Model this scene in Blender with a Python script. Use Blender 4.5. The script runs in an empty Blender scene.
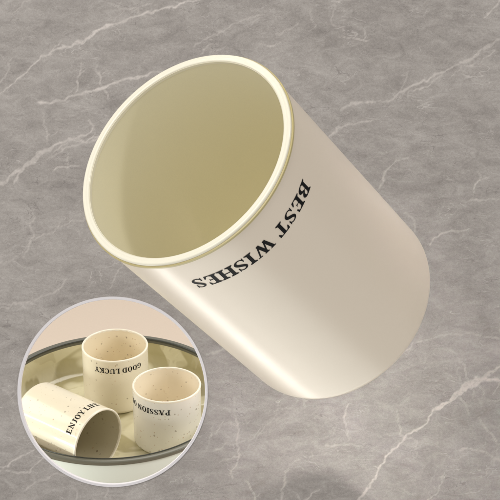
import bpy, bmesh, math, random
import numpy as np
from mathutils import Vector, Matrix
PI = math.pi
random.seed(4)
scene = bpy.context.scene
COL = scene.collection

# ------------------------------------------------------------------ helpers
def link(o, parent=None):
    COL.objects.link(o)
    if parent is not None:
        o.parent = parent
    return o

def tag(o, label=None, cat=None, group=None, kind=None):
    if label: o['label'] = label
    if cat: o['category'] = cat
    if group: o['group'] = group
    if kind: o['kind'] = kind
    return o

def mesh_obj(name, bm, mat, parent=None, smooth=True, auto=None):
    me = bpy.data.meshes.new(name)
    bm.normal_update()
    if smooth:
        for f in bm.faces: f.smooth = True
        if auto is not None:
            for e in bm.edges:
                if len(e.link_faces) == 2 and e.calc_face_angle(0) > auto:
                    e.smooth = False
    bm.to_mesh(me); bm.free()
    me.materials.append(mat)
    return link(bpy.data.objects.new(name, me), parent)

def arc_pts(cx, cz, r, a0, a1, n):
    return [(cx + r*math.cos(a0+(a1-a0)*k/n), cz + r*math.sin(a0+(a1-a0)*k/n)) for k in range(n+1)]

def lathe(profile, n=160, closed=False):
    """revolve an (r, z) profile about Z; outline given so that the outside is on its left going up"""
    bm = bmesh.new(); rings = []
    for r, z in profile:
        if r < 1e-7:
            rings.append([bm.verts.new((0, 0, z))])
        else:
            rings.append([bm.verts.new((r*math.cos(2*PI*k/n), r*math.sin(2*PI*k/n), z)) for k in range(n)])
    m = len(rings)
    for i in range(m if closed else m-1):
        a, b = rings[i], rings[(i+1) % m]
        for k in range(n):
            k2 = (k+1) % n
            if len(a) == 1 and len(b) == 1: continue
            if len(a) == 1: bm.faces.new((a[0], b[k2], b[k]))
            elif len(b) == 1: bm.faces.new((a[k], a[k2], b[0]))
            else: bm.faces.new((a[k], a[k2], b[k2], b[k]))
    bmesh.ops.recalc_face_normals(bm, faces=bm.faces)
    return bm

# ------------------------------------------------------------------ node helpers
class NT:
    def __init__(s, name):
        s.m = bpy.data.materials.new(name); s.m.use_nodes = True
        s.t = s.m.node_tree; s.t.nodes.clear()
        s.out = s.n('ShaderNodeOutputMaterial'); s.b = s.n('ShaderNodeBsdfPrincipled')
        s.l(s.b.outputs[0], s.out.inputs[0])
        s.tc = s.n('ShaderNodeTexCoord')
    def n(s, t, **kw):
        x = s.t.nodes.new(t)
        for k, v in kw.items(): setattr(x, k, v)
        return x
    def l(s, a, b): s.t.links.new(a, b)
    def put(s, sock, v):
        if hasattr(v, 'is_output'): s.l(v, sock)
        else: sock.default_value = v
    def math(s, op, a, b=0.0, c=None, clamp=False):
        x = s.n('ShaderNodeMath', operation=op, use_clamp=clamp)
        s.put(x.inputs[0], a); s.put(x.inputs[1], b)
        if c is not None: s.put(x.inputs[2], c)
        return x.outputs[0]
    def vmath(s, op, a, b=None, scale=None):
        x = s.n('ShaderNodeVectorMath', operation=op)
        s.put(x.inputs[0], a)
        if b is not None: s.put(x.inputs[1], b)
        if scale is not None: s.put(x.inputs['Scale'], scale)
        return x.outputs['Value'] if op in ('DOT_PRODUCT', 'LENGTH') else x.outputs['Vector']
    def noise(s, vec, scale, detail=4, rough=.55, dist=0.0, col=False):
        x = s.n('ShaderNodeTexNoise')
        s.l(vec, x.inputs['Vector'])
        x.inputs['Scale'].default_value = scale; x.inputs['Detail'].default_value = detail
        x.inputs['Roughness'].default_value = rough; x.inputs['Distortion'].default_value = dist
        return x.outputs['Color' if col else 'Fac']
    def mapr(s, v, a, b, c=0., d=1., smooth=True):
        x = s.n('ShaderNodeMapRange', interpolation_type='SMOOTHSTEP' if smooth else 'LINEAR')
        s.put(x.inputs[0], v)
        for i, q in enumerate((a, b, c, d)): s.put(x.inputs[i+1], q)
        return x.outputs[0]
    def mix(s, f, a, b):
        x = s.n('ShaderNodeMix', data_type='RGBA')
        s.put(x.inputs[0], f)
        for i, q in ((6, a), (7, b)):
            s.put(x.inputs[i], q if hasattr(q, 'is_output') else (*q, 1) if len(q) == 3 else q)
        return x.outputs[2]
    def mapping(s, vec, rot=(0, 0, 0), scale=(1, 1, 1), loc=(0, 0, 0)):
        x = s.n('ShaderNodeMapping'); s.l(vec, x.inputs[0])
        x.inputs[1].default_value = loc; x.inputs[2].default_value = rot; x.inputs[3].default_value = scale
        return x.outputs[0]
    def bump(s, h, strength, dist):
        x = s.n('ShaderNodeBump'); s.l(h, x.inputs['Height'])
        x.inputs['Strength'].default_value = strength; x.inputs['Distance'].default_value = dist
        s.l(x.outputs[0], s.b.inputs['Normal'])
    def set(s, **kw):
        for k, v in kw.items():
            s.put(s.b.inputs[k.replace('_', ' ')], (*v, 1) if isinstance(v, tuple) and len(v) == 3 else v)

def srgb(r, g, b):
    f = lambda c: (c/255/12.92 if c/255 <= .04045 else ((c/255+.055)/1.055)**2.4)
    return (f(r), f(g), f(b))

# ------------------------------------------------------------------ camera frame
FPX = 1800.0                       # focal length in pixels of a 500 px wide picture
PITCH = math.radians(27.0)
cX = Vector((1, 0, 0)); cF = Vector((0, math.cos(PITCH), -math.sin(PITCH))); cU = Vector((0, math.sin(PITCH), math.cos(PITCH)))
CAM = Vector((0, 0, 0))
def world(px, py, Z):
    return CAM + cX*((px-250)/FPX*Z) - cU*((py-250)/FPX*Z) + cF*Z
TRAY_Z = .96
rim_c = world(113, 394.4, TRAY_Z)
CAM = Vector((0, 0, .030 - rim_c.z))          # the tray's rim stands 30 mm above the shelf (z = 0)
rim_c = world(113, 394.4, TRAY_Z)
MM = .001
PX = TRAY_Z/FPX                                 # one photo pixel at the tray

cam = bpy.data.cameras.new('camera'); camo = link(bpy.data.objects.new('camera', cam))
cam.sensor_width = 36; cam.lens = 36*FPX/500; cam.clip_start = .01; cam.clip_end = 50
camo.location = CAM; camo.rotation_euler = (PI/2-PITCH, 0, 0)
scene.camera = camo

# ------------------------------------------------------------------ lettering: a small serif alphabet (cap height 1)
TH, TN = .188, .085           # thick and thin strokes
def bar(x0, y0, x1, y1, w, w1=None):
    w1 = w if w1 is None else w1
    d = Vector((x1-x0, y1-y0)).normalized(); n = Vector((-d.y, d.x))
    return [(x0+n.x*w/2, y0+n.y*w/2), (x0-n.x*w/2, y0-n.y*w/2), (x1-n.x*w1/2, y1-n.y*w1/2), (x1+n.x*w1/2, y1+n.y*w1/2)]
def hbar(x0, x1, y, w=TN): return [(x0, y-w/2), (x1, y-w/2), (x1, y+w/2), (x0, y+w/2)]
def vbar(x, y0, y1, w=TH): return [(x-w/2, y0), (x+w/2, y0), (x+w/2, y1), (x-w/2, y1)]
def foot(x, y=0, w=TH, e=.11, s=1):
    """bracketed serif under (s=1) or over (s=-1) a stem"""
    h = .06*s; k = .14*s
    return [(x-w/2-e, y), (x+w/2+e, y), (x+w/2+e, y+h), (x+w/2+.02, y+k), (x-w/2-.02, y+k), (x-w/2-e, y+h)][::1 if s > 0 else -1]
def ring_arc(cx, cy, rx, ry, a0, a1, wfun, n=22):
    """polygons of a stroke along an elliptic arc; wfun(angle) is the stroke width"""
    out = []
    for k in range(n):
        q = []
        for t in (a0+(a1-a0)*k/n, a0+(a1-a0)*(k+1)/n):
            t = math.radians(t); w = wfun(t)
            q.append(((cx+rx*math.cos(t), cy+ry*math.sin(t)), (cx+(rx-w)*math.cos(t), cy+(ry-min(w, .1+.0*w) if False else ry-w)*math.sin(t) if False else cy+(ry-w)*math.sin(t))))
        out.append([q[0][0], q[1][0], q[1][1], q[0][1]])
    return out
wround = lambda t: TN+(TH+.02-TN)*abs(math.cos(t))**1.3
def stroke(pts):
    """poly-line stroke with a width at each point: [(x, y, w), ...], smoothed by Catmull-Rom"""
    P = []
    for i in range(len(pts)-1):
        p0 = pts[max(i-1, 0)]; p1 = pts[i]; p2 = pts[i+1]; p3 = pts[min(i+2, len(pts)-1)]
        for k in range(6):
            t = k/6
            P.append([.5*((2*p1[j])+(-p0[j]+p2[j])*t+(2*p0[j]-5*p1[j]+4*p2[j]-p3[j])*t*t+(-p0[j]+3*p1[j]-3*p2[j]+p3[j])*t**3) for j in range(3)])
    P.append(list(pts[-1])); L = []
    for i, (x, y, w) in enumerate(P):
        a = P[max(i-1, 0)]; b = P[min(i+1, len(P)-1)]
        d = Vector((b[0]-a[0], b[1]-a[1])).normalized(); L.append(((x-d.y*w/2, y+d.x*w/2), (x+d.y*w/2, y-d.x*w/2)))
    return [[L[i][0], L[i][1], L[i+1][1], L[i+1][0]] for i in range(len(L)-1)]
def gB():
    return .78, [vbar(.2, .0, 1), foot(.2), foot(.2, 1, s=-1), hbar(.2, .45, .03, .06), hbar(.2, .42, .97, .06), hbar(.25, .44, .53, .06)] + \
        ring_arc(.42, .265, .34, .265, -90, 90, wround) + ring_arc(.40, .755, .29, .245, -90, 90, wround)
def gE():
    return .74, [vbar(.2, 0, 1), foot(.2), foot(.2, 1, s=-1), hbar(.2, .62, .035, .07), hbar(.2, .6, .965, .07), hbar(.25, .46, .5, .06),
                 [(.64, 0), (.69, .3), (.62, .3), (.5, .06), (.5, 0)], [(.61, 1), (.5, 1), (.5, .94), (.58, .72), (.65, .72)], [(.42, .5), (.49, .37), (.49, .63)]]
def gS():
    s = stroke([(.545, .74, .06), (.50, .88, .07), (.35, .96, .075), (.19, .9, .10), (.145, .76, .15), (.24, .62, .18), (.40, .49, .2), (.52, .36, .18),
                (.54, .21, .15), (.44, .075, .1), (.29, .035, .075), (.15, .12, .07), (.10, .28, .06)])
    return .66, s+[[(.515, .68), (.58, .68), (.57, 1.0), (.53, 1.0)], [(.07, 0), (.115, 0), (.13, .33), (.07, .33)]]
def gT():
    return .78, [vbar(.39, 0, 1), foot(.39), hbar(.06, .72, .965, .07), [(.04, 1), (.03, .7), (.09, .7), (.2, .95), (.2, 1)], [(.74, 1), (.58, 1), (.58, .95), (.69, .7), (.75, .7)]]
def gW():
    return 1.15, [bar(.15, .97, .37, .02, TH*.95), bar(.37, .02, .57, .9, TN), bar(.55, .97, .77, .02, TH*.95), bar(.77, .02, 1.0, .97, TN),
                  [(.0, 1), (.0, .94), (.32, .94), (.32, 1)], [(.42, 1), (.42, .94), (.7, .94), (.7, 1)], [(.86, 1), (.86, .94), (1.13, .94), (1.13, 1)],
                  [(.29, .0), (.42, .0), (.44, .12), (.30, .12)], [(.69, .0), (.82, .0), (.84, .12), (.70, .12)]]
def gI(): return .44, [vbar(.22, 0, 1), foot(.22), foot(.22, 1, s=-1)]
def gH():
    return .92, [vbar(.2, 0, 1), foot(.2), foot(.2, 1, s=-1), vbar(.7, 0, 1), foot(.7), foot(.7, 1, s=-1), hbar(.25, .65, .52, .075)]
def gO(): return .86, ring_arc(.42, .5, .38, .52, 0, 360, wround, 40)
def gG():
    return .88, ring_arc(.44, .5, .40, .52, 50, 322, wround, 34)+[vbar(.70, .1, .46), foot(.70, .48, s=-1), [(.66, .70), (.73, .70), (.74, 1.0), (.70, 1.0)]]
def gC(): return .80, ring_arc(.44, .5, .40, .52, 48, 315, wround, 34)+[[(.66, .68), (.73, .68), (.73, 1.0), (.69, 1.0)]]
def gD():
    return .88, [vbar(.2, 0, 1), foot(.2), foot(.2, 1, s=-1), hbar(.2, .42, .03, .06), hbar(.2, .42, .97, .06)]+ring_arc(.40, .5, .42, .5, -90, 90, wround, 26)
def gL():
    return .72, [vbar(.2, 0, 1), foot(.2), foot(.2, 1, s=-1), hbar(.2, .62, .035, .07), [(.64, 0), (.69, .33), (.62, .33), (.5, .06), (.5, 0)]]
def gU():
    return .88, [vbar(.2, .3, 1), foot(.2, 1, s=-1), vbar(.7, .3, 1, TN), foot(.7, 1, w=TN, s=-1)] + \
        stroke([(.2, .32, TH), (.24, .14, .16), (.42, .04, .09), (.62, .12, .08), (.7, .32, TN)])
def gK():
    return .86, [vbar(.2, 0, 1), foot(.2), foot(.2, 1, s=-1), bar(.28, .42, .7, .96, TN), bar(.38, .56, .73, .03, TH*.95), foot(.73, e=.08), foot(.68, 1, w=TN, s=-1)]
def gY():
    return .84, [vbar(.42, 0, .45), foot(.42), bar(.14, .97, .42, .42, TH*.9), bar(.7, .97, .43, .42, TN), foot(.14, 1, e=.07, s=-1), foot(.7, 1, w=TN, e=.09, s=-1)]
def gP():
    return .74, [vbar(.2, 0, 1), foot(.2), foot(.2, 1, s=-1), hbar(.2, .42, .97, .06), hbar(.25, .42, .46, .06)]+ring_arc(.40, .715, .32, .285, -90, 90, wround)
def gA():
    return .88, [bar(.17, .03, .42, .97, TN), bar(.42, .97, .7, .03, TH*.95), hbar(.25, .6, .33, .06), foot(.16, w=TN, e=.09), foot(.7, e=.08), [(.35, .9), (.48, .9), (.44, 1.02), (.38, 1.02)]]
def gN():
    return .92, [vbar(.18, 0, 1, TN), foot(.18, w=TN), bar(.16, .95, .72, .05, TH*.95), vbar(.74, 0, 1, TN), foot(.74, 1, w=TN, s=-1), [(.02, 1), (.02, .94), (.3, .94), (.24, 1)]]
def gJ():
    return .56, [vbar(.34, .22, 1), foot(.34, 1, s=-1)]+stroke([(.34, .26, TH), (.31, .08, .14), (.18, -.02, .09), (.07, .06, .1)])
def gF():
    return .70, [vbar(.2, 0, 1), foot(.2), foot(.2, 1, s=-1), hbar(.2, .58, .965, .07), hbar(.25, .46, .5, .06), [(.6, 1), (.5, 1), (.5, .94), (.57, .70), (.64, .70)], [(.42, .5), (.49, .37), (.49, .63)]]
GL = dict(B=gB, E=gE, S=gS, T=gT, W=gW, I=gI, H=gH, O=gO, G=gG, C=gC, D=gD, L=gL, U=gU, K=gK, Y=gY, P=gP, A=gA, N=gN, J=gJ, F=gF)

def lettering(text, parent, mat, R, zbase, cap, theta0, arc, gap=.05, lift=.00010):
    """print a word upside down round a cup: it starts at theta0 and runs clockwise over `arc` radians"""
    polys = []; u = 0
    for ch in text:
        if ch == ' ': u += .30; continue
        w, ps = GL[ch]()
        for p in ps: polys.append([(x+u, y) for x, y in p])
        u += w+gap
    k = arc*R/(u*cap)
    bm = bmesh.new()
    for i, p in enumerate(polys):
        vs = [bm.verts.new((x*cap*k, y*cap, (i % 9)*1.2e-6)) for x, y in p]
        try: bm.faces.new(vs)
        except ValueError: pass
    step = math.radians(1.6)*R
    n = int(arc*R/step)+2
    for i in range(1, n):
        bmesh.ops.bisect_plane(bm, geom=bm.verts[:]+bm.edges[:]+bm.faces[:], plane_co=(i*step, 0, 0), plane_no=(1, 0, 0), dist=1e-7)
    for v in bm.verts:
        x, y, z = v.co
        th = theta0 - x/R; r = R+lift+z
        v.co = (r*math.cos(th), r*math.sin(th), zbase-y)
    bm.normal_update()
    for f in bm.faces:
        c = f.calc_center_median()
        if f.normal.x*c.x+f.normal.y*c.y < 0: f.normal_flip()
    return mesh_obj('lettering', bm, mat, parent, smooth=False)

# ------------------------------------------------------------------ materials
def marble():
    s = NT('grey_marble')
    P = s.tc.outputs['Object']              # metres on the slab: x to the right, y up the slab, front face at z = 0
    q = SLAB_Z/FPX                          # one photo pixel on the slab
    U = s.vmath('SCALE', P, scale=1/q)      # slab measured in those units, origin at the slab's centre
    at = s.n('ShaderNodeAttribute', attribute_name='vein')
    total = s.math('MULTIPLY', at.outputs['Fac'], s.mapr(s.noise(U, .30, 4, .7), .30, .6, .55, 1.1))
    # natural fine veins: thin zero-crossings of stretched noise, in patches
    def ridge(rot, sc, scale, width, lo, hi, seed, amp):
        M = s.mapping(U, rot=(0, 0, rot), scale=sc, loc=(seed, seed*.7, 0))
        n = s.noise(M, scale, 3.5, .55, .35)
        r = s.mapr(s.math('ABSOLUTE', s.math('SUBTRACT', n, .5)), 0., width, 1., 0.)
        mk = s.mapr(s.noise(s.mapping(U, loc=(seed*3, 5, 0)), .018, 4, .6), lo, hi)
        return s.math('MULTIPLY', s.math('MULTIPLY', r, mk), amp)
    f1 = ridge(math.radians(-28), (1, 3.6, 1), .010, .0045, .50, .64, 31, .42)
    f2 = ridge(math.radians(-45), (1, 3.0, 1), .018, .006, .52, .64, 77, .36)
    f3 = ridge(math.radians(20), (1, 3.2, 1), .020, .006, .54, .66, 140, .3)
    f4 = ridge(math.radians(-60), (1, 2.6, 1), .05, .014, .52, .64, 210, .18)
    fine = s.math('MAXIMUM', s.math('MAXIMUM', f1, f2), s.math('MAXIMUM', f3, f4))
    # body of the stone
    M = s.mapping(U, rot=(0, 0, math.radians(-18)), scale=(1, 1.9, 1))
    c1 = s.noise(M, .010, 6, .6, .6)
    M2 = s.mapping(U, rot=(0, 0, math.radians(-24)), scale=(1, 2.0, 1), loc=(40, 9, 0))
    c2 = s.noise(M2, .045, 7, .68, .8)
    c3 = s.noise(U, .42, 5, .75)
    c4 = s.noise(U, 1.6, 2, .6)
    val = s.math('ADD', s.math('MULTIPLY', s.math('SUBTRACT', c1, .5), .60), s.math('MULTIPLY', s.math('SUBTRACT', c2, .5), .85))
    val = s.math('ADD', val, s.math('MULTIPLY', s.math('SUBTRACT', c3, .5), .62))
    val = s.math('ADD', val, s.math('MULTIPLY', s.math('SUBTRACT', c4, .5), .60))
    t = s.math('ADD', val, .5, clamp=True)
    ramp = s.n('ShaderNodeValToRGB'); s.l(t, ramp.inputs[0])
    e = ramp.color_ramp.elements
    e[0].position = .12; e[0].color = (*srgb(122, 116, 112), 1)
    e[1].position = .90; e[1].color = (*srgb(184, 178, 173), 1)
    x = ramp.color_ramp.elements.new(.5); x.color = (*srgb(155, 149, 144), 1)
    # thin dark hairlines
    dk = ridge(math.radians(-20), (1, 2.8, 1), .02, .006, .46, .6, 300, .55)
    col = s.mix(dk, ramp.outputs[0], srgb(112, 105, 103))
    col = s.mix(fine, col, srgb(212, 205, 200))
    col = s.mix(total, col, srgb(204, 196, 190))
    s.set(Base_Color=col, Roughness=s.mapr(c3, .2, .8, .52, .66))
    s.b.inputs['Specular IOR Level'].default_value = .25
    s.bump(s.math('ADD', c3, s.math('MULTIPLY', c2, .8)), .16, .0006)
    return s.m

def plain(name, col, rough, spec=.5, coat=0., coat_rough=.1, grain=0., gscale=2500, **kw):
    s = NT(name)
    if grain:
        n = s.noise(s.tc.outputs['Object'], gscale, 3, .6)
        c = s.mix(n, tuple(x*(1-grain) for x in col), tuple(min(1, x*(1+grain)) for x in col))
        s.set(Base_Color=c)
        s.set(Roughness=s.mapr(s.noise(s.tc.outputs['Object'], gscale*.06, 3, .6), .2, .8, rough*.93, rough*1.07))
    else:
        s.set(Base_Color=col, Roughness=rough)
    s.b.inputs['Specular IOR Level'].default_value = spec
    s.b.inputs['Coat Weight'].default_value = coat; s.b.inputs['Coat Roughness'].default_value = coat_rough
    for k, v in kw.items(): s.set(**{k: v})
    return s.m

def speckled(name, col, seed):
    s = NT(name)
    O = s.vmath('ADD', s.tc.outputs['Object'], (seed, seed*.3, -seed))
    wob = s.vmath('SCALE', s.vmath('SUBTRACT', s.noise(O, 900, 3, .6, col=True), (.5, .5, .5)), scale=.0011)
    def specks(scale, rad, keep, sd):
        v = s.n('ShaderNodeTexVoronoi'); s.l(s.vmath('ADD', s.vmath('ADD', O, wob), (sd, 0, 0)), v.inputs['Vector']); v.inputs['Scale'].default_value = scale
        sep = s.n('ShaderNodeSeparateColor'); s.l(v.outputs['Color'], sep.inputs[0])
        k = s.math('GREATER_THAN', sep.outputs[0], keep)
        tone = s.mapr(sep.outputs[1], 0, 1, .35, 1., False)
        r = s.math('MULTIPLY', sep.outputs[2], rad)
        m = s.mapr(s.math('SUBTRACT', v.outputs['Distance'], r), -.03, .05, 1., 0.)
        return s.math('MULTIPLY', s.math('MULTIPLY', m, k), tone)
    a = specks(370, .23, .40, .3); b = specks(540, .22, .50, 2.1)
    n = s.noise(O, 130, 3, .5)
    c = s.mix(n, tuple(x*.96 for x in col), tuple(min(1, x*1.03) for x in col))
    c = s.mix(s.math('MULTIPLY', b, .7), c, srgb(186, 146, 98))
    c = s.mix(s.math('MULTIPLY', a, .68), c, srgb(132, 112, 86))
    s.set(Base_Color=c, Roughness=.34)
    s.b.inputs['Coat Weight'].default_value = .5; s.b.inputs['Coat Roughness'].default_value = .07
    return s.m

def amber_glass():
    s = NT('rippled_amber_glass')
    O = s.tc.outputs['Object']
    M = s.mapping(O, scale=(1, 1.5, 1.3))
    n = s.noise(M, 24, 1.5, .4, 1.2)
    n2 = s.noise(O, 70, 2, .5, 1.4)
    band = s.mapr(s.math('ABSOLUTE', s.math('SUBTRACT', n, .5)), .035, .05, 0., 1.)
    k = s.mapr(n, .465, .525, 0., 1.)
    c = s.mix(k, srgb(190, 181, 140), srgb(230, 224, 192))  # wavy refraction of the glass put into the colour as two khaki tones
    c = s.mix(s.math('MULTIPLY', s.mapr(n2, .58, .64), .35), c, srgb(196, 186, 146))
    s.set(Base_Color=c, Roughness=.12)
    s.b.inputs['Coat Weight'].default_value = .6; s.b.inputs['Coat Roughness'].default_value = .04
    s.bump(s.math('ADD', n, s.math('MULTIPLY', n2, .5)), .35, .004)
    return s.m

# veins of the slab: x, y along the stone in its own units, half width
VEINS = [
 ([(-30, 120, 1), (0, 90, .8), (25, 70, .9), (50, 52, 1), (75, 41, 1.8), (105, 30, 2), (135, 19, 1.2), (160, 10, 1.6), (200, -4, .8)], .62),
 ([(38, 103, 1), (64, 99, 1.6), (84, 95, 1.2), (98, 90, 1.8), (120, 82, 1.6), (150, 74, 1.2), (180, 70, .8)], .55),
 ([(-30, 196, 2), (0, 183, 2.2), (11, 177, 2), (25, 165, 3.2), (38, 152, 3), (56, 145, 1.8), (73, 141, 1.6), (92, 133, .8)], .5),
 ([(17, 184, 1.4), (20, 173, 1.2), (30, 160, .8)], .4),
 ([(92, 133, 1), (95, 126, .8), (89, 121, .5)], .5),
 ([(-10, 308, 1), (10, 306, 1.4), (34, 301, 1.4), (52, 292, 1.2), (66, 280, .8)], .38),
 ([(-5, 262, .6), (12, 262, .6), (30, 245, .7), (48, 232, .5)], .3),
 ([(-10, 470, 1), (10, 464, 1.2), (22, 456, .9), (34, 448, .7)], .5),
 ([(-10, 474, .7), (10, 469, .7), (22, 472, 1), (32, 470, .9), (42, 460, .8), (52, 459, .5)], .5),
 ([(24, 492, .7), (36, 482, .8), (60, 473, .8), (80, 480, .5)], .4),
 ([(352, 515, 1), (365, 495, 1.5), (372, 480, 1.6), (380, 468, 1.3), (385, 459, 1.4), (396, 445, 1.3), (410, 433, 1.4), (426, 422, 1.3), (430, 414, 1.6), (441, 407, 2.2), (455, 393, 4.6), (472, 382, 5.4), (480, 377, 3.6), (500, 380, 1)], .66),
 ([(476, 379, 3), (484, 374, 1.5), (500, 366, 1.5), (530, 352, 1)], .5),
 ([(457, 397, 1), (466, 405, .7), (470, 415, .6)], .45),
 ([(479, 419, .8), (486, 428, .7), (493, 437, .8)], .5),
 ([(459, 450, 1.2), (471, 447, 2.0), (482, 452, .8), (500, 458, .8)], .42),
 ([(280, 505, 1), (283, 490, 1), (286, 474, .8), (291, 466, .5), (300, 458, .4)], .5),
 ([(350, 405, .7), (347, 415, .7), (348, 440, .6)], .45),
 ([(325, 446, .7), (348, 445, .9), (362, 447, .6)], .35),
 ([(340, 112, 1), (352, 106, 1.3), (380, 100, 1), (400, 92, 1.3), (412, 86, 1.5), (436, 74, 1.3), (460, 62, 1.6), (470, 58, 2.2), (480, 49, 1.6), (500, 39, 1.3), (530, 28, 1)], .46),
 ([(331, 136, 1.3), (343, 128, 1.5), (352, 126, 1), (372, 120, .6)], .5),
 ([(380, 190, 1.3), (385, 175, 1.2), (397, 161, 1), (410, 158, .5)], .45),
 ([(460, 200, .6), (472, 200, 1), (486, 199, .7), (505, 198, .8)], .4),
 ([(429, 245, .8), (433, 240, .9), (441, 236, 1.2), (450, 231, .9), (470, 226, .5)], .55),
 ([(405, 212, .7), (413, 220, 1), (415, 230, .7)], .5),
 ([(420, 340, .5), (450, 337, .9), (470, 335, .6), (500, 337, .9)], .4),
 ([(486, 18, .9), (496, 3, .8), (504, -6, .6)], .45),
 ([(206, 356, 1), (218, 350, 1.6), (232, 342, .9)], .34),
 ([(195, 46, .8), (214, 34, 1), (238, 20, .6), (262, 16, .4)], .4),
 ([(262, 36, .4), (280, 34, .7), (300, 22, .5)], .35),
 ([(128, 262, .5), (118, 272, .7), (112, 290, .5)], .3),
]

def small_veins():
    rng = random.Random(11)
    for i in range(130):
        x, y = rng.uniform(-50, 550), rng.uniform(-50, 550)
        a = math.radians(rng.choice((28, 35, 20, 48, 65, -8, 8, 80, -60))+rng.uniform(-10, 10)); pts = []
        n = rng.randint(3, 8); w0 = rng.uniform(.25, .75); st = rng.uniform(.28, .68)
        for k in range(n+1):
            pts.append((x, y, w0*(1-abs(2*k/n-1)**2*.8)))
            L = rng.uniform(4, 11); b = a+rng.uniform(-.7, .7)
            x += L*math.cos(b); y -= L*math.sin(b)
            if rng.random() < .18 and k < n-1:
                b = a+rng.choice((-1, 1))*rng.uniform(.6, 1.3); M = rng.uniform(5, 13)
                VEINS.append(([(x, y, w0*.8), (x+M*.5*math.cos(b), y-M*.5*math.sin(b), w0*.6), (x+M*math.cos(b+.3), y-M*math.sin(b+.3), .1)], st*.8))
        VEINS.append((pts, st))
small_veins()
SLAB_Z = .80
M_marble = marble()
IVORY = srgb(230, 216, 197)
M_shell = plain('ivory_plastic', IVORY, .36, .45, .25, .22, grain=.025, gscale=3200)
M_lining = plain('khaki_lining', srgb(239, 232, 203), .55, .3, grain=.05, gscale=2600)
M_rim = plain('cream_rim', srgb(239, 233, 213), .3, .5, .3, .1)
M_ink = plain('black_ink', (.004, .004, .0045), .6, .15)
M_band = plain('olive_seam', srgb(186, 172, 122), .35)
M_frame = plain('pale_painted_ring', srgb(214, 210, 212), .55, .3)
M_glass = amber_glass()
M_dark = plain('smoked_olive_glass', srgb(104, 103, 90), .30, .4, .15, .2)
M_edge = plain('dark_glass_edge', srgb(66, 68, 62), .25)
M_white = plain('white_glazed_ceramic', srgb(228, 237, 230), .22, .5, .5, .06)
M_peach = plain('peach_plaster', srgb(214, 199, 184), .75, .2, grain=.04, gscale=900)

# ------------------------------------------------------------------ the cups
def rim_basis(p_mouth, axis_down, toward):
    """matrix for a cup whose local +Z runs from base to mouth and whose local -Y faces `toward`"""
    z = -axis_down.normalized()
    y = -(toward - z*toward.dot(z)).normalized(); x = y.cross(z)
    return Matrix((x, y, z)).transposed()

def make_cup(name, R, H, wall, fil, mats, lip=True):
    root = bpy.data.objects.new(name, None); root.empty_display_size = R; link(root)
    shell, lining, rim, seam = mats
    rb = R*.985 if lip else R
    # outer wall: rounded foot ring, small base bevel
    prof = [(0, .035*R), (rb*.80, .035*R), (rb*.835, .02*R)]
    prof += [(rb*.855, .004*R), (rb*.875, 0)]
    prof += arc_pts(rb-fil, fil, fil, -PI/2+.0, 0, 12)
    nz = 10
    z1 = H-(.055 if lip else .03)*R
    prof += [(rb, fil+(z1-fil)*k/nz) for k in range(1, nz+1)]
    mesh_obj('body', lathe(prof), shell, root, auto=math.radians(50))
    ri = R-wall
    rin = ri*.985
    z2 = H-.02*R
    prof = [(0, .11*R)]+[(x, z) for x, z in arc_pts(rin-.2*R, .31*R, .2*R, -PI/2, 0, 10)]+[(ri-.0004*0, z2)]
    bm = lathe(prof)
    for f in bm.faces: f.normal_flip()
    mesh_obj('lining', bm, lining, root, auto=math.radians(50))
    if lip:
        # khaki seam line under the rim, a hair wider than the wall
        prof = [(rb-.0002, H-.060*R), (R*.993, H-.060*R), (R, H-.052*R), (R, H-.034*R), (R*.992, H-.028*R), (rb-.0002, H-.028*R)]
        mesh_obj('seam', lathe(prof, closed=True), seam, root, auto=math.radians(40))
        # white rim: two rounded edges and a flat between
        e = .016*R; ro = R*.988
        prof = [(ri-.0001, H-.045*R), (ri-.0001, H-e)]+arc_pts(ri+e, H-e, e, PI, PI/2, 6)+[(ri+2.2*e, H-.004*R), (ro-2.2*e, H-.004*R)] + \
            arc_pts(ro-e, H-e, e, PI/2, 0, 6)+[(ro, H-.0265*R), (ri+.4*wall, H-.0265*R)]
        mesh_obj('rim', lathe(prof, closed=True), rim, root, auto=math.radians(60))
    else:
        w = wall/2
        prof = [(ri-.0001, H-.06*R)]+[(ri-.0001, H-w)]+arc_pts(ri+w, H-w, w+.0001, PI, 0, 12)+[(R+.0001, H-.03*R-.0004), (R-.0006, H-.03*R-.0004)]
        mesh_obj('rim', lathe(prof, closed=True), rim, root, auto=math.radians(60))
    return root

def place(o, M3, loc):
    o.matrix_world = Matrix.Translation(loc) @ M3.to_4x4()

# big cup, tumbling in the air in front of the slab
R = .04
a_img = (0.48479682, 0.45694029, 0.74577317)
ax = (cX*a_img[0] - cU*a_img[1] + cF*a_img[2]).normalized()
c_img = (-0.544744, -0.7619886, 14.7103664)
mouth = CAM + (cX*c_img[0] - cU*c_img[1] + cF*c_img[2])*R
H = 2.8069*R
big = make_cup('tumbler_cup', R, H, .077*R, .12*R, (M_shell, M_lining, M_rim, M_band))
tag(big, 'large ivory tumbler cup tilted in mid air with its khaki inside showing', 'cup')
base = mouth + ax*H
place(big, rim_basis(mouth, ax, CAM-(mouth+base)/2), base)
lettering('BEST WISHES', big, M_ink, R*.985, H-.315*R, .138*R, math.radians(-57.0), math.radians(77.0), gap=.02)

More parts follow.
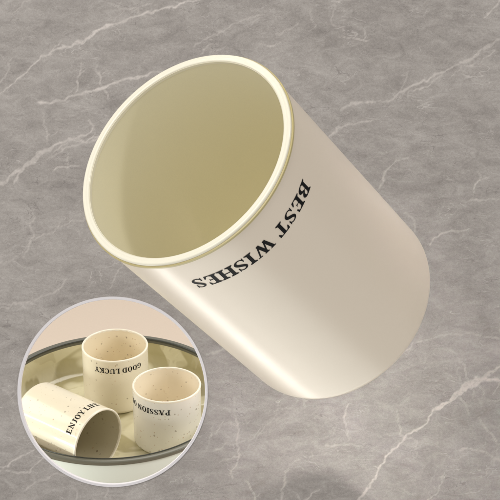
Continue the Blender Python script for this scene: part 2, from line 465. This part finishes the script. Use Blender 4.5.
# ------------------------------------------------------------------ marble slab with a round opening
hole_c = world(112.7, 391.8, SLAB_Z)
slab_c = world(250, 250, SLAB_Z)
Ms = Matrix((cX, cU, -cF)).transposed()       # local x right, y up the slab, z towards the viewer
hr = 93.6*SLAB_Z/FPX
def value_noise(x, y, seed):
    xi = np.floor(x).astype(np.int64); yi = np.floor(y).astype(np.int64)
    fx = x-xi; fy = y-yi; fx = fx*fx*(3-2*fx); fy = fy*fy*(3-2*fy)
    def h(i, j):
        n = (i*374761393+j*668265263+seed*1442695041) & 0xffffffff
        n = ((n ^ (n >> 13))*1274126177) & 0xffffffff
        return ((n ^ (n >> 16)) & 0xffff)/65535.0
    return (h(xi, yi)*(1-fx)+h(xi+1, yi)*fx)*(1-fy)+(h(xi, yi+1)*(1-fx)+h(xi+1, yi+1)*fx)*fy
def fbm(x, y, seed, octv=4):
    t = 0; a = .5; n = 0
    for o in range(octv):
        t = t+a*value_noise(x, y, seed+o*17); n += a; a *= .55; x = x*2.03; y = y*2.03
    return t/n-.5
def vein_field(X, Y):
    """strength of the stone's pale veins at slab positions (in the slab's small units)"""
    wx = X+fbm(X/26, Y/26, 1)*11+fbm(X/7, Y/7, 2)*5.5; wy = Y+fbm(X/26, Y/26, 3)*11+fbm(X/7, Y/7, 4)*5.5
    out = np.zeros_like(X); wn = .75+1.3*(fbm(X/9, Y/9, 7)+.25)
    fade = .55+1.1*np.clip(fbm(X/20, Y/20, 11)+.35, 0, .6)
    for pts, st in VEINS:
        xs = [p[0] for p in pts]; ys = [p[1] for p in pts]; mg = 18
        i0 = max(int(min(ys)-mg-Y[0, 0]), 0); i1 = max(int(max(ys)+mg-Y[0, 0]), 0); j0 = max(int(min(xs)-mg-X[0, 0]), 0); j1 = max(int(max(xs)+mg-X[0, 0]), 0)
        if i1 <= i0 or j1 <= j0: continue
        W = (slice(i0, i1), slice(j0, j1)); ux, uy, un = wx[W], wy[W], wn[W]
        if ux.size == 0: continue
        best = np.full_like(ux, 99.)
        for (x0, y0, a0), (x1, y1, a1) in zip(pts, pts[1:]):
            bx, by = x1-x0, y1-y0
            h = np.clip(((ux-x0)*bx+(uy-y0)*by)/(bx*bx+by*by), 0, 1)
            best = np.minimum(best, np.hypot(ux-x0-bx*h, uy-y0-by*h)-(a0+(a1-a0)*h)*.62*un)
        t = np.clip((.6-best)/1.0, 0, 1); halo = np.clip(1-best/6, 0, 1)**2*.10
        out[W] = np.maximum(out[W], (t*t*(3-2*t)+halo)*st*fade[W]*1.15)
    return out
def slab():
    q = SLAB_Z/FPX; N0, N1, step = -60, 560, 1.0
    g = np.arange(N0, N1+1e-6, step); n = len(g)
    X, Y = np.meshgrid(g, g)
    vein = vein_field(X, Y)
    co = np.stack([(X-250)*q, (250-Y)*q, np.zeros_like(X)], -1).reshape(-1, 3)
    idx = np.arange(n*n).reshape(n, n)
    a = idx[:-1, :-1]; b = idx[:-1, 1:]; c = idx[1:, 1:]; d = idx[1:, :-1]
    cx_, cy_ = X[:-1, :-1]+.5, Y[:-1, :-1]+.5
    keep = np.hypot(cx_-112.7, cy_-391.8) > 93.6
    quads = np.stack([d[keep], c[keep], b[keep], a[keep]], -1).reshape(-1, 4)
    # plain border round the finely divided part, edges and back (a ring of quads with the same opening)
    W = .9; top = .9; bot = -.16; D = .003
    x0, x1, y0_, y1_ = (N0-250)*q, (N1-250)*q, (250-N1)*q, (250-N0)*q
    bot = min(bot, y0_-.01)
    ext = [(x0, y0_, 0), (x1, y0_, 0), (x1, y1_, 0), (x0, y1_, 0), (-W, bot, 0), (W, bot, 0), (W, top, 0), (-W, top, 0)]
    base_i = n*n
    q2 = [[4, 5, 1, 0], [5, 6, 2, 1], [6, 7, 3, 2], [7, 4, 0, 3]]
    ext += [(-W, bot, -D), (W, bot, -D), (W, top, -D), (-W, top, -D)]
    q2 += [[8, 9, 5, 4], [9, 10, 6, 5], [10, 11, 7, 6], [11, 8, 4, 7]]
    hx, hy = (112.7-250)*q, (250-391.8)*q; m = 96; k0 = len(ext)
    for k in range(m):
        cc, ss = math.cos(2*PI*k/m), math.sin(2*PI*k/m)
        tx = ((W-hx)/cc if cc > 1e-9 else (-W-hx)/cc if cc < -1e-9 else 1e9)
        ty = ((top-hy)/ss if ss > 1e-9 else (bot-hy)/ss if ss < -1e-9 else 1e9)
        t = min(tx, ty)
        ext += [(hx+hr*cc, hy+hr*ss, -D), (hx+t*cc, hy+t*ss, -D)]
    for k in range(m):
        i, j = k0+2*k, k0+2*((k+1) % m)
        q2.append([i, j, j+1, i+1])
    allq = np.concatenate([quads, np.array(q2)+base_i]); co = np.concatenate([co, np.array(ext)])
    me = bpy.data.meshes.new('marble_backdrop')
    me.vertices.add(len(co)); me.vertices.foreach_set('co', co.astype(np.float32).ravel())
    me.loops.add(allq.size); me.loops.foreach_set('vertex_index', allq.astype(np.int32).ravel())
    me.polygons.add(len(allq)); me.polygons.foreach_set('loop_start', np.arange(0, allq.size, 4, dtype=np.int32))
    me.update(calc_edges=True)
    at = me.attributes.new('vein', 'FLOAT', 'POINT')
    at.data.foreach_set('value', np.concatenate([vein.ravel(), np.zeros(len(ext))]).astype(np.float32))
    me.materials.append(M_marble)
    return link(bpy.data.objects.new('marble_backdrop', me))
so = slab(); so.matrix_world = Matrix.Translation(slab_c) @ Ms.to_4x4()
tag(so, 'grey veined marble backdrop behind the large cup', kind='structure')

# pale ring lining the opening
px = SLAB_Z/FPX
prof = [(92.3*px, -.0032), (92.3*px, .0003), (92.6*px, .0006), (95.0*px, .0006), (95.3*px, .0003), (95.3*px, .00005), (92.8*px, .00005), (92.8*px, -.0032)]
fr = mesh_obj('porthole_ring', lathe(prof, 200, closed=True), M_frame, auto=math.radians(30))
fr.matrix_world = Matrix.Translation(hole_c) @ Ms.to_4x4()
tag(fr, 'thin pale ring edging the round opening with the three small cups', 'ring')

# ------------------------------------------------------------------ tray on its drum, behind the opening
rz = rim_c.z; depth = 36*PX
tray = bpy.data.objects.new('round_tray', None); link(tray); tray.location = (rim_c.x, rim_c.y, 0)
tag(tray, 'round amber rippled glass tray on a white ceramic drum under the three small cups', 'tray')
Ri, Ro = 115.5*PX, 121.5*PX
fz = rz-depth
prof = [(0, fz), (Ri-.012, fz)]+arc_pts(Ri-.010, fz+.010, .010, -PI/2, 0, 10)[1:]+[(Ri, rz-.0020)]
bm = lathe(prof, 220)
for f in bm.faces: f.normal_flip()
mesh_obj('inner_edge', lathe([(Ri-.0004, rz-.0008), (Ri-.0004, rz+.0001), (Ri-.0002, rz+.0003), (Ri+.0003, rz+.0003), (Ri+.0004, rz+.0001), (Ri+.0004, rz-.0008)], 220, closed=True), M_edge, tray, auto=math.radians(50))
mesh_obj('dish', bm, M_glass, tray, auto=math.radians(50))
prof = [(Ri-.0002, rz-.0024), (Ri-.0002, rz-.0003), (Ri+.0001, rz), (Ro-.0004, rz), (Ro, rz-.0004), (Ro-.0002, rz-.0022), (Ri+.001, rz-.0024)]
mesh_obj('rim', lathe(prof, 220, closed=True), M_dark, tray, auto=math.radians(50))
prof = [(Ro-.003, .0), (Ro-.002, .001), (Ro-.0006, rz-.008), (Ro-.001, rz-.0026)]
mesh_obj('drum', lathe(prof, 220), M_white, tray, auto=math.radians(50))

# shelf behind the slab (peach plaster)
y_back = (CAM + cF*(SLAB_Z+.006)).y
# the slab's back plane meets z = 0 at this y
pz = CAM + cF*(SLAB_Z+.006); y0 = pz.y + (0-pz.z)*math.tan(PITCH)
bm = bmesh.new()
vs = [bm.verts.new(v) for v in ((-.9, y0+.004, 0), (.9, y0+.004, 0), (.9, y0+1.6, 0), (-.9, y0+1.6, 0))]
bm.faces.new(vs)
g = mesh_obj('ground', bm, M_peach, smooth=False); tag(g, 'peach plaster surface beneath and behind the tray', kind='structure')

# three small speckled cups
r = 33.6*PX
GRP = 'small speckled cups on the tray'
def floor_pt(pxx, pyy, z):
    """point at height z on the line of sight through a picture position"""
    p = world(pxx, pyy, 1.0)-CAM
    t = (z-CAM.z)/p.z
    return CAM+p*t
def small(label, seed, tint=(240, 231, 208), inner=(249, 238, 212), Hc=None):
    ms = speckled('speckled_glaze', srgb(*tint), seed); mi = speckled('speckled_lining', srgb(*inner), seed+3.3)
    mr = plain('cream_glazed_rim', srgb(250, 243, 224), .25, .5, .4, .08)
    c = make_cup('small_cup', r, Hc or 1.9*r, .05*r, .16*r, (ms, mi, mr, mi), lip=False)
    tag(c, label, 'cup', GRP)
    return c
ft = fz+.0001
def upright(c, rimx, rimy, Hc, rot):
    p = floor_pt(rimx, rimy, ft+Hc)
    c.location = (p.x, p.y, ft); c.rotation_euler = (0, 0, rot)
Hs = 1.9*r
c1 = small('speckled cream cup standing at the back of the tray, lettered GOOD LUCKY', 1.7)
upright(c1, 114.8, 344.8, Hs, 0)
lettering('GOOD LUCKY', c1, M_ink, r, Hs-.25*r, .17*r, math.radians(-90+54), math.radians(88), lift=.00012)
c2 = small('whiter speckled cup standing at the front right of the tray, lettered PASSION ON', 5.1, (246, 243, 233), (250, 240, 218))
upright(c2, 166.6, 384.2, Hs, 0)
lettering('PASSION ON', c2, M_ink, r, Hs-.27*r, .17*r, math.radians(-90+8), math.radians(88), lift=.00012)
Hl = 2.5*r
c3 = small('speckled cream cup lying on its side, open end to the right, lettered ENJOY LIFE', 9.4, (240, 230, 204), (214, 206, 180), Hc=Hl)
n = Vector((.79, -.61, 0)).normalized()
mo = floor_pt(98.5, 442, ft+r)
up = Vector((0, 0, 1))
M3 = rim_basis(mo, -n, up)
place(c3, M3, mo - n*Hl)
c3.location.z = ft+r
lettering('ENJOY LIFE', c3, M_ink, r, Hl-.28*r, .18*r, math.radians(-90+56), math.radians(82), lift=.00012)

# ------------------------------------------------------------------ light
w = bpy.data.worlds.new('World'); scene.world = w; w.use_nodes = True
bgn = w.node_tree.nodes['Background']; bgn.inputs[0].default_value = (1.0, .985, .965, 1); bgn.inputs[1].default_value = .5

def area(name, loc, target, sx, sy, power, col=(1, 1, 1), spread=180):
    L = bpy.data.lights.new(name, 'AREA'); L.shape = 'RECTANGLE'; L.size = sx; L.size_y = sy; L.energy = power; L.color = col
    L.spread = math.radians(spread)
    o = link(bpy.data.objects.new(name, L)); o.location = loc
    o.rotation_euler = (Vector(target)-Vector(loc)).to_track_quat('-Z', 'Y').to_euler()
    return o
def cw(x, y, z): return CAM + cX*x + cU*y + cF*z      # camera-frame metres (right, up, forward)
ctr = (mouth+base)/2
area('key_lamp', mouth+(cX*1.8+cU*2.2-cF).normalized()*1.2, mouth, .12, .12, 2.1, (1, .985, .96))
# narrow lamp from above: throws the cup's shadow on the stone at the foot of the frame
area('top_lamp', cw(.0585, .0094, .67)+(cX*-.05+cU*1.05-cF).normalized()*1.3, world(362, 435, SLAB_Z), .05, .05, .027, (1, .985, .96), 6.4)
area('front_softbox', cw(-.55, .55, -.3), mouth, .8, .8, 8.8, (1, .985, .96))
# strip light mirrored by the lower left flank of the big cup
vw = (CAM-ctr).normalized(); side = ax.cross(vw).normalized()
if side.dot(cX) > 0: side = -side
fr_ = (vw-ax*vw.dot(ax)).normalized(); nn = (fr_*math.cos(math.radians(51))+side*math.sin(math.radians(51)))
ld = (nn*2*nn.dot(vw)-vw).normalized()
st = area('strip_softbox', ctr+ld*.45, ctr, .07, .5, .20, (1, .985, .93), 100)
zz = (st.location-ctr).normalized(); yy = (ax-zz*ax.dot(zz)).normalized(); xx = yy.cross(zz)
st.rotation_euler = Matrix((xx, yy, zz)).transposed().to_euler()
nl = (fr_*math.cos(math.radians(28))+side*math.sin(math.radians(28))); l2 = (nl*2*nl.dot(vw)-vw).normalized()
area('left_softbox', ctr+l2*.75, ctr, .55, .55, 1.7, (.98, 1, .93))
# unseen lamps round the tray, behind the slab; right and low ones added as fill
tc = Vector((rim_c.x, rim_c.y, rz))
area('tray_side_lamp', tc+Vector((-.30, .02, .24)), tc, .2, .2, .55, (1, .96, .88))
area('tray_top_lamp', tc+Vector((.1, .26, .48)), tc, .35, .3, 1.22, (1, .96, .89))
area('tray_right_fill', tc+Vector((.24, -.03, .15)), tc, .12, .12, .35, (1, .98, .95))
area('tray_low_fill', tc+Vector((-.20, -.16, -.012)), tc+Vector((0, -.05, -.01)), .12, .02, .22, (.92, 1, .97))
sp = area('streak_lamp', mo - n*.02 + Vector((-.88, -.285, .38))*.15, mo, .009, .09, .045, (1, .98, .94))
zz = (sp.location-mo).normalized(); yy = (n-zz*n.dot(zz)).normalized(); xx = yy.cross(zz)
sp.rotation_euler = Matrix((xx, yy, zz)).transposed().to_euler()

scene.view_settings.view_transform = 'Standard'; scene.view_settings.look = 'None'
scene.view_settings.exposure = .10; scene.view_settings.gamma = 1
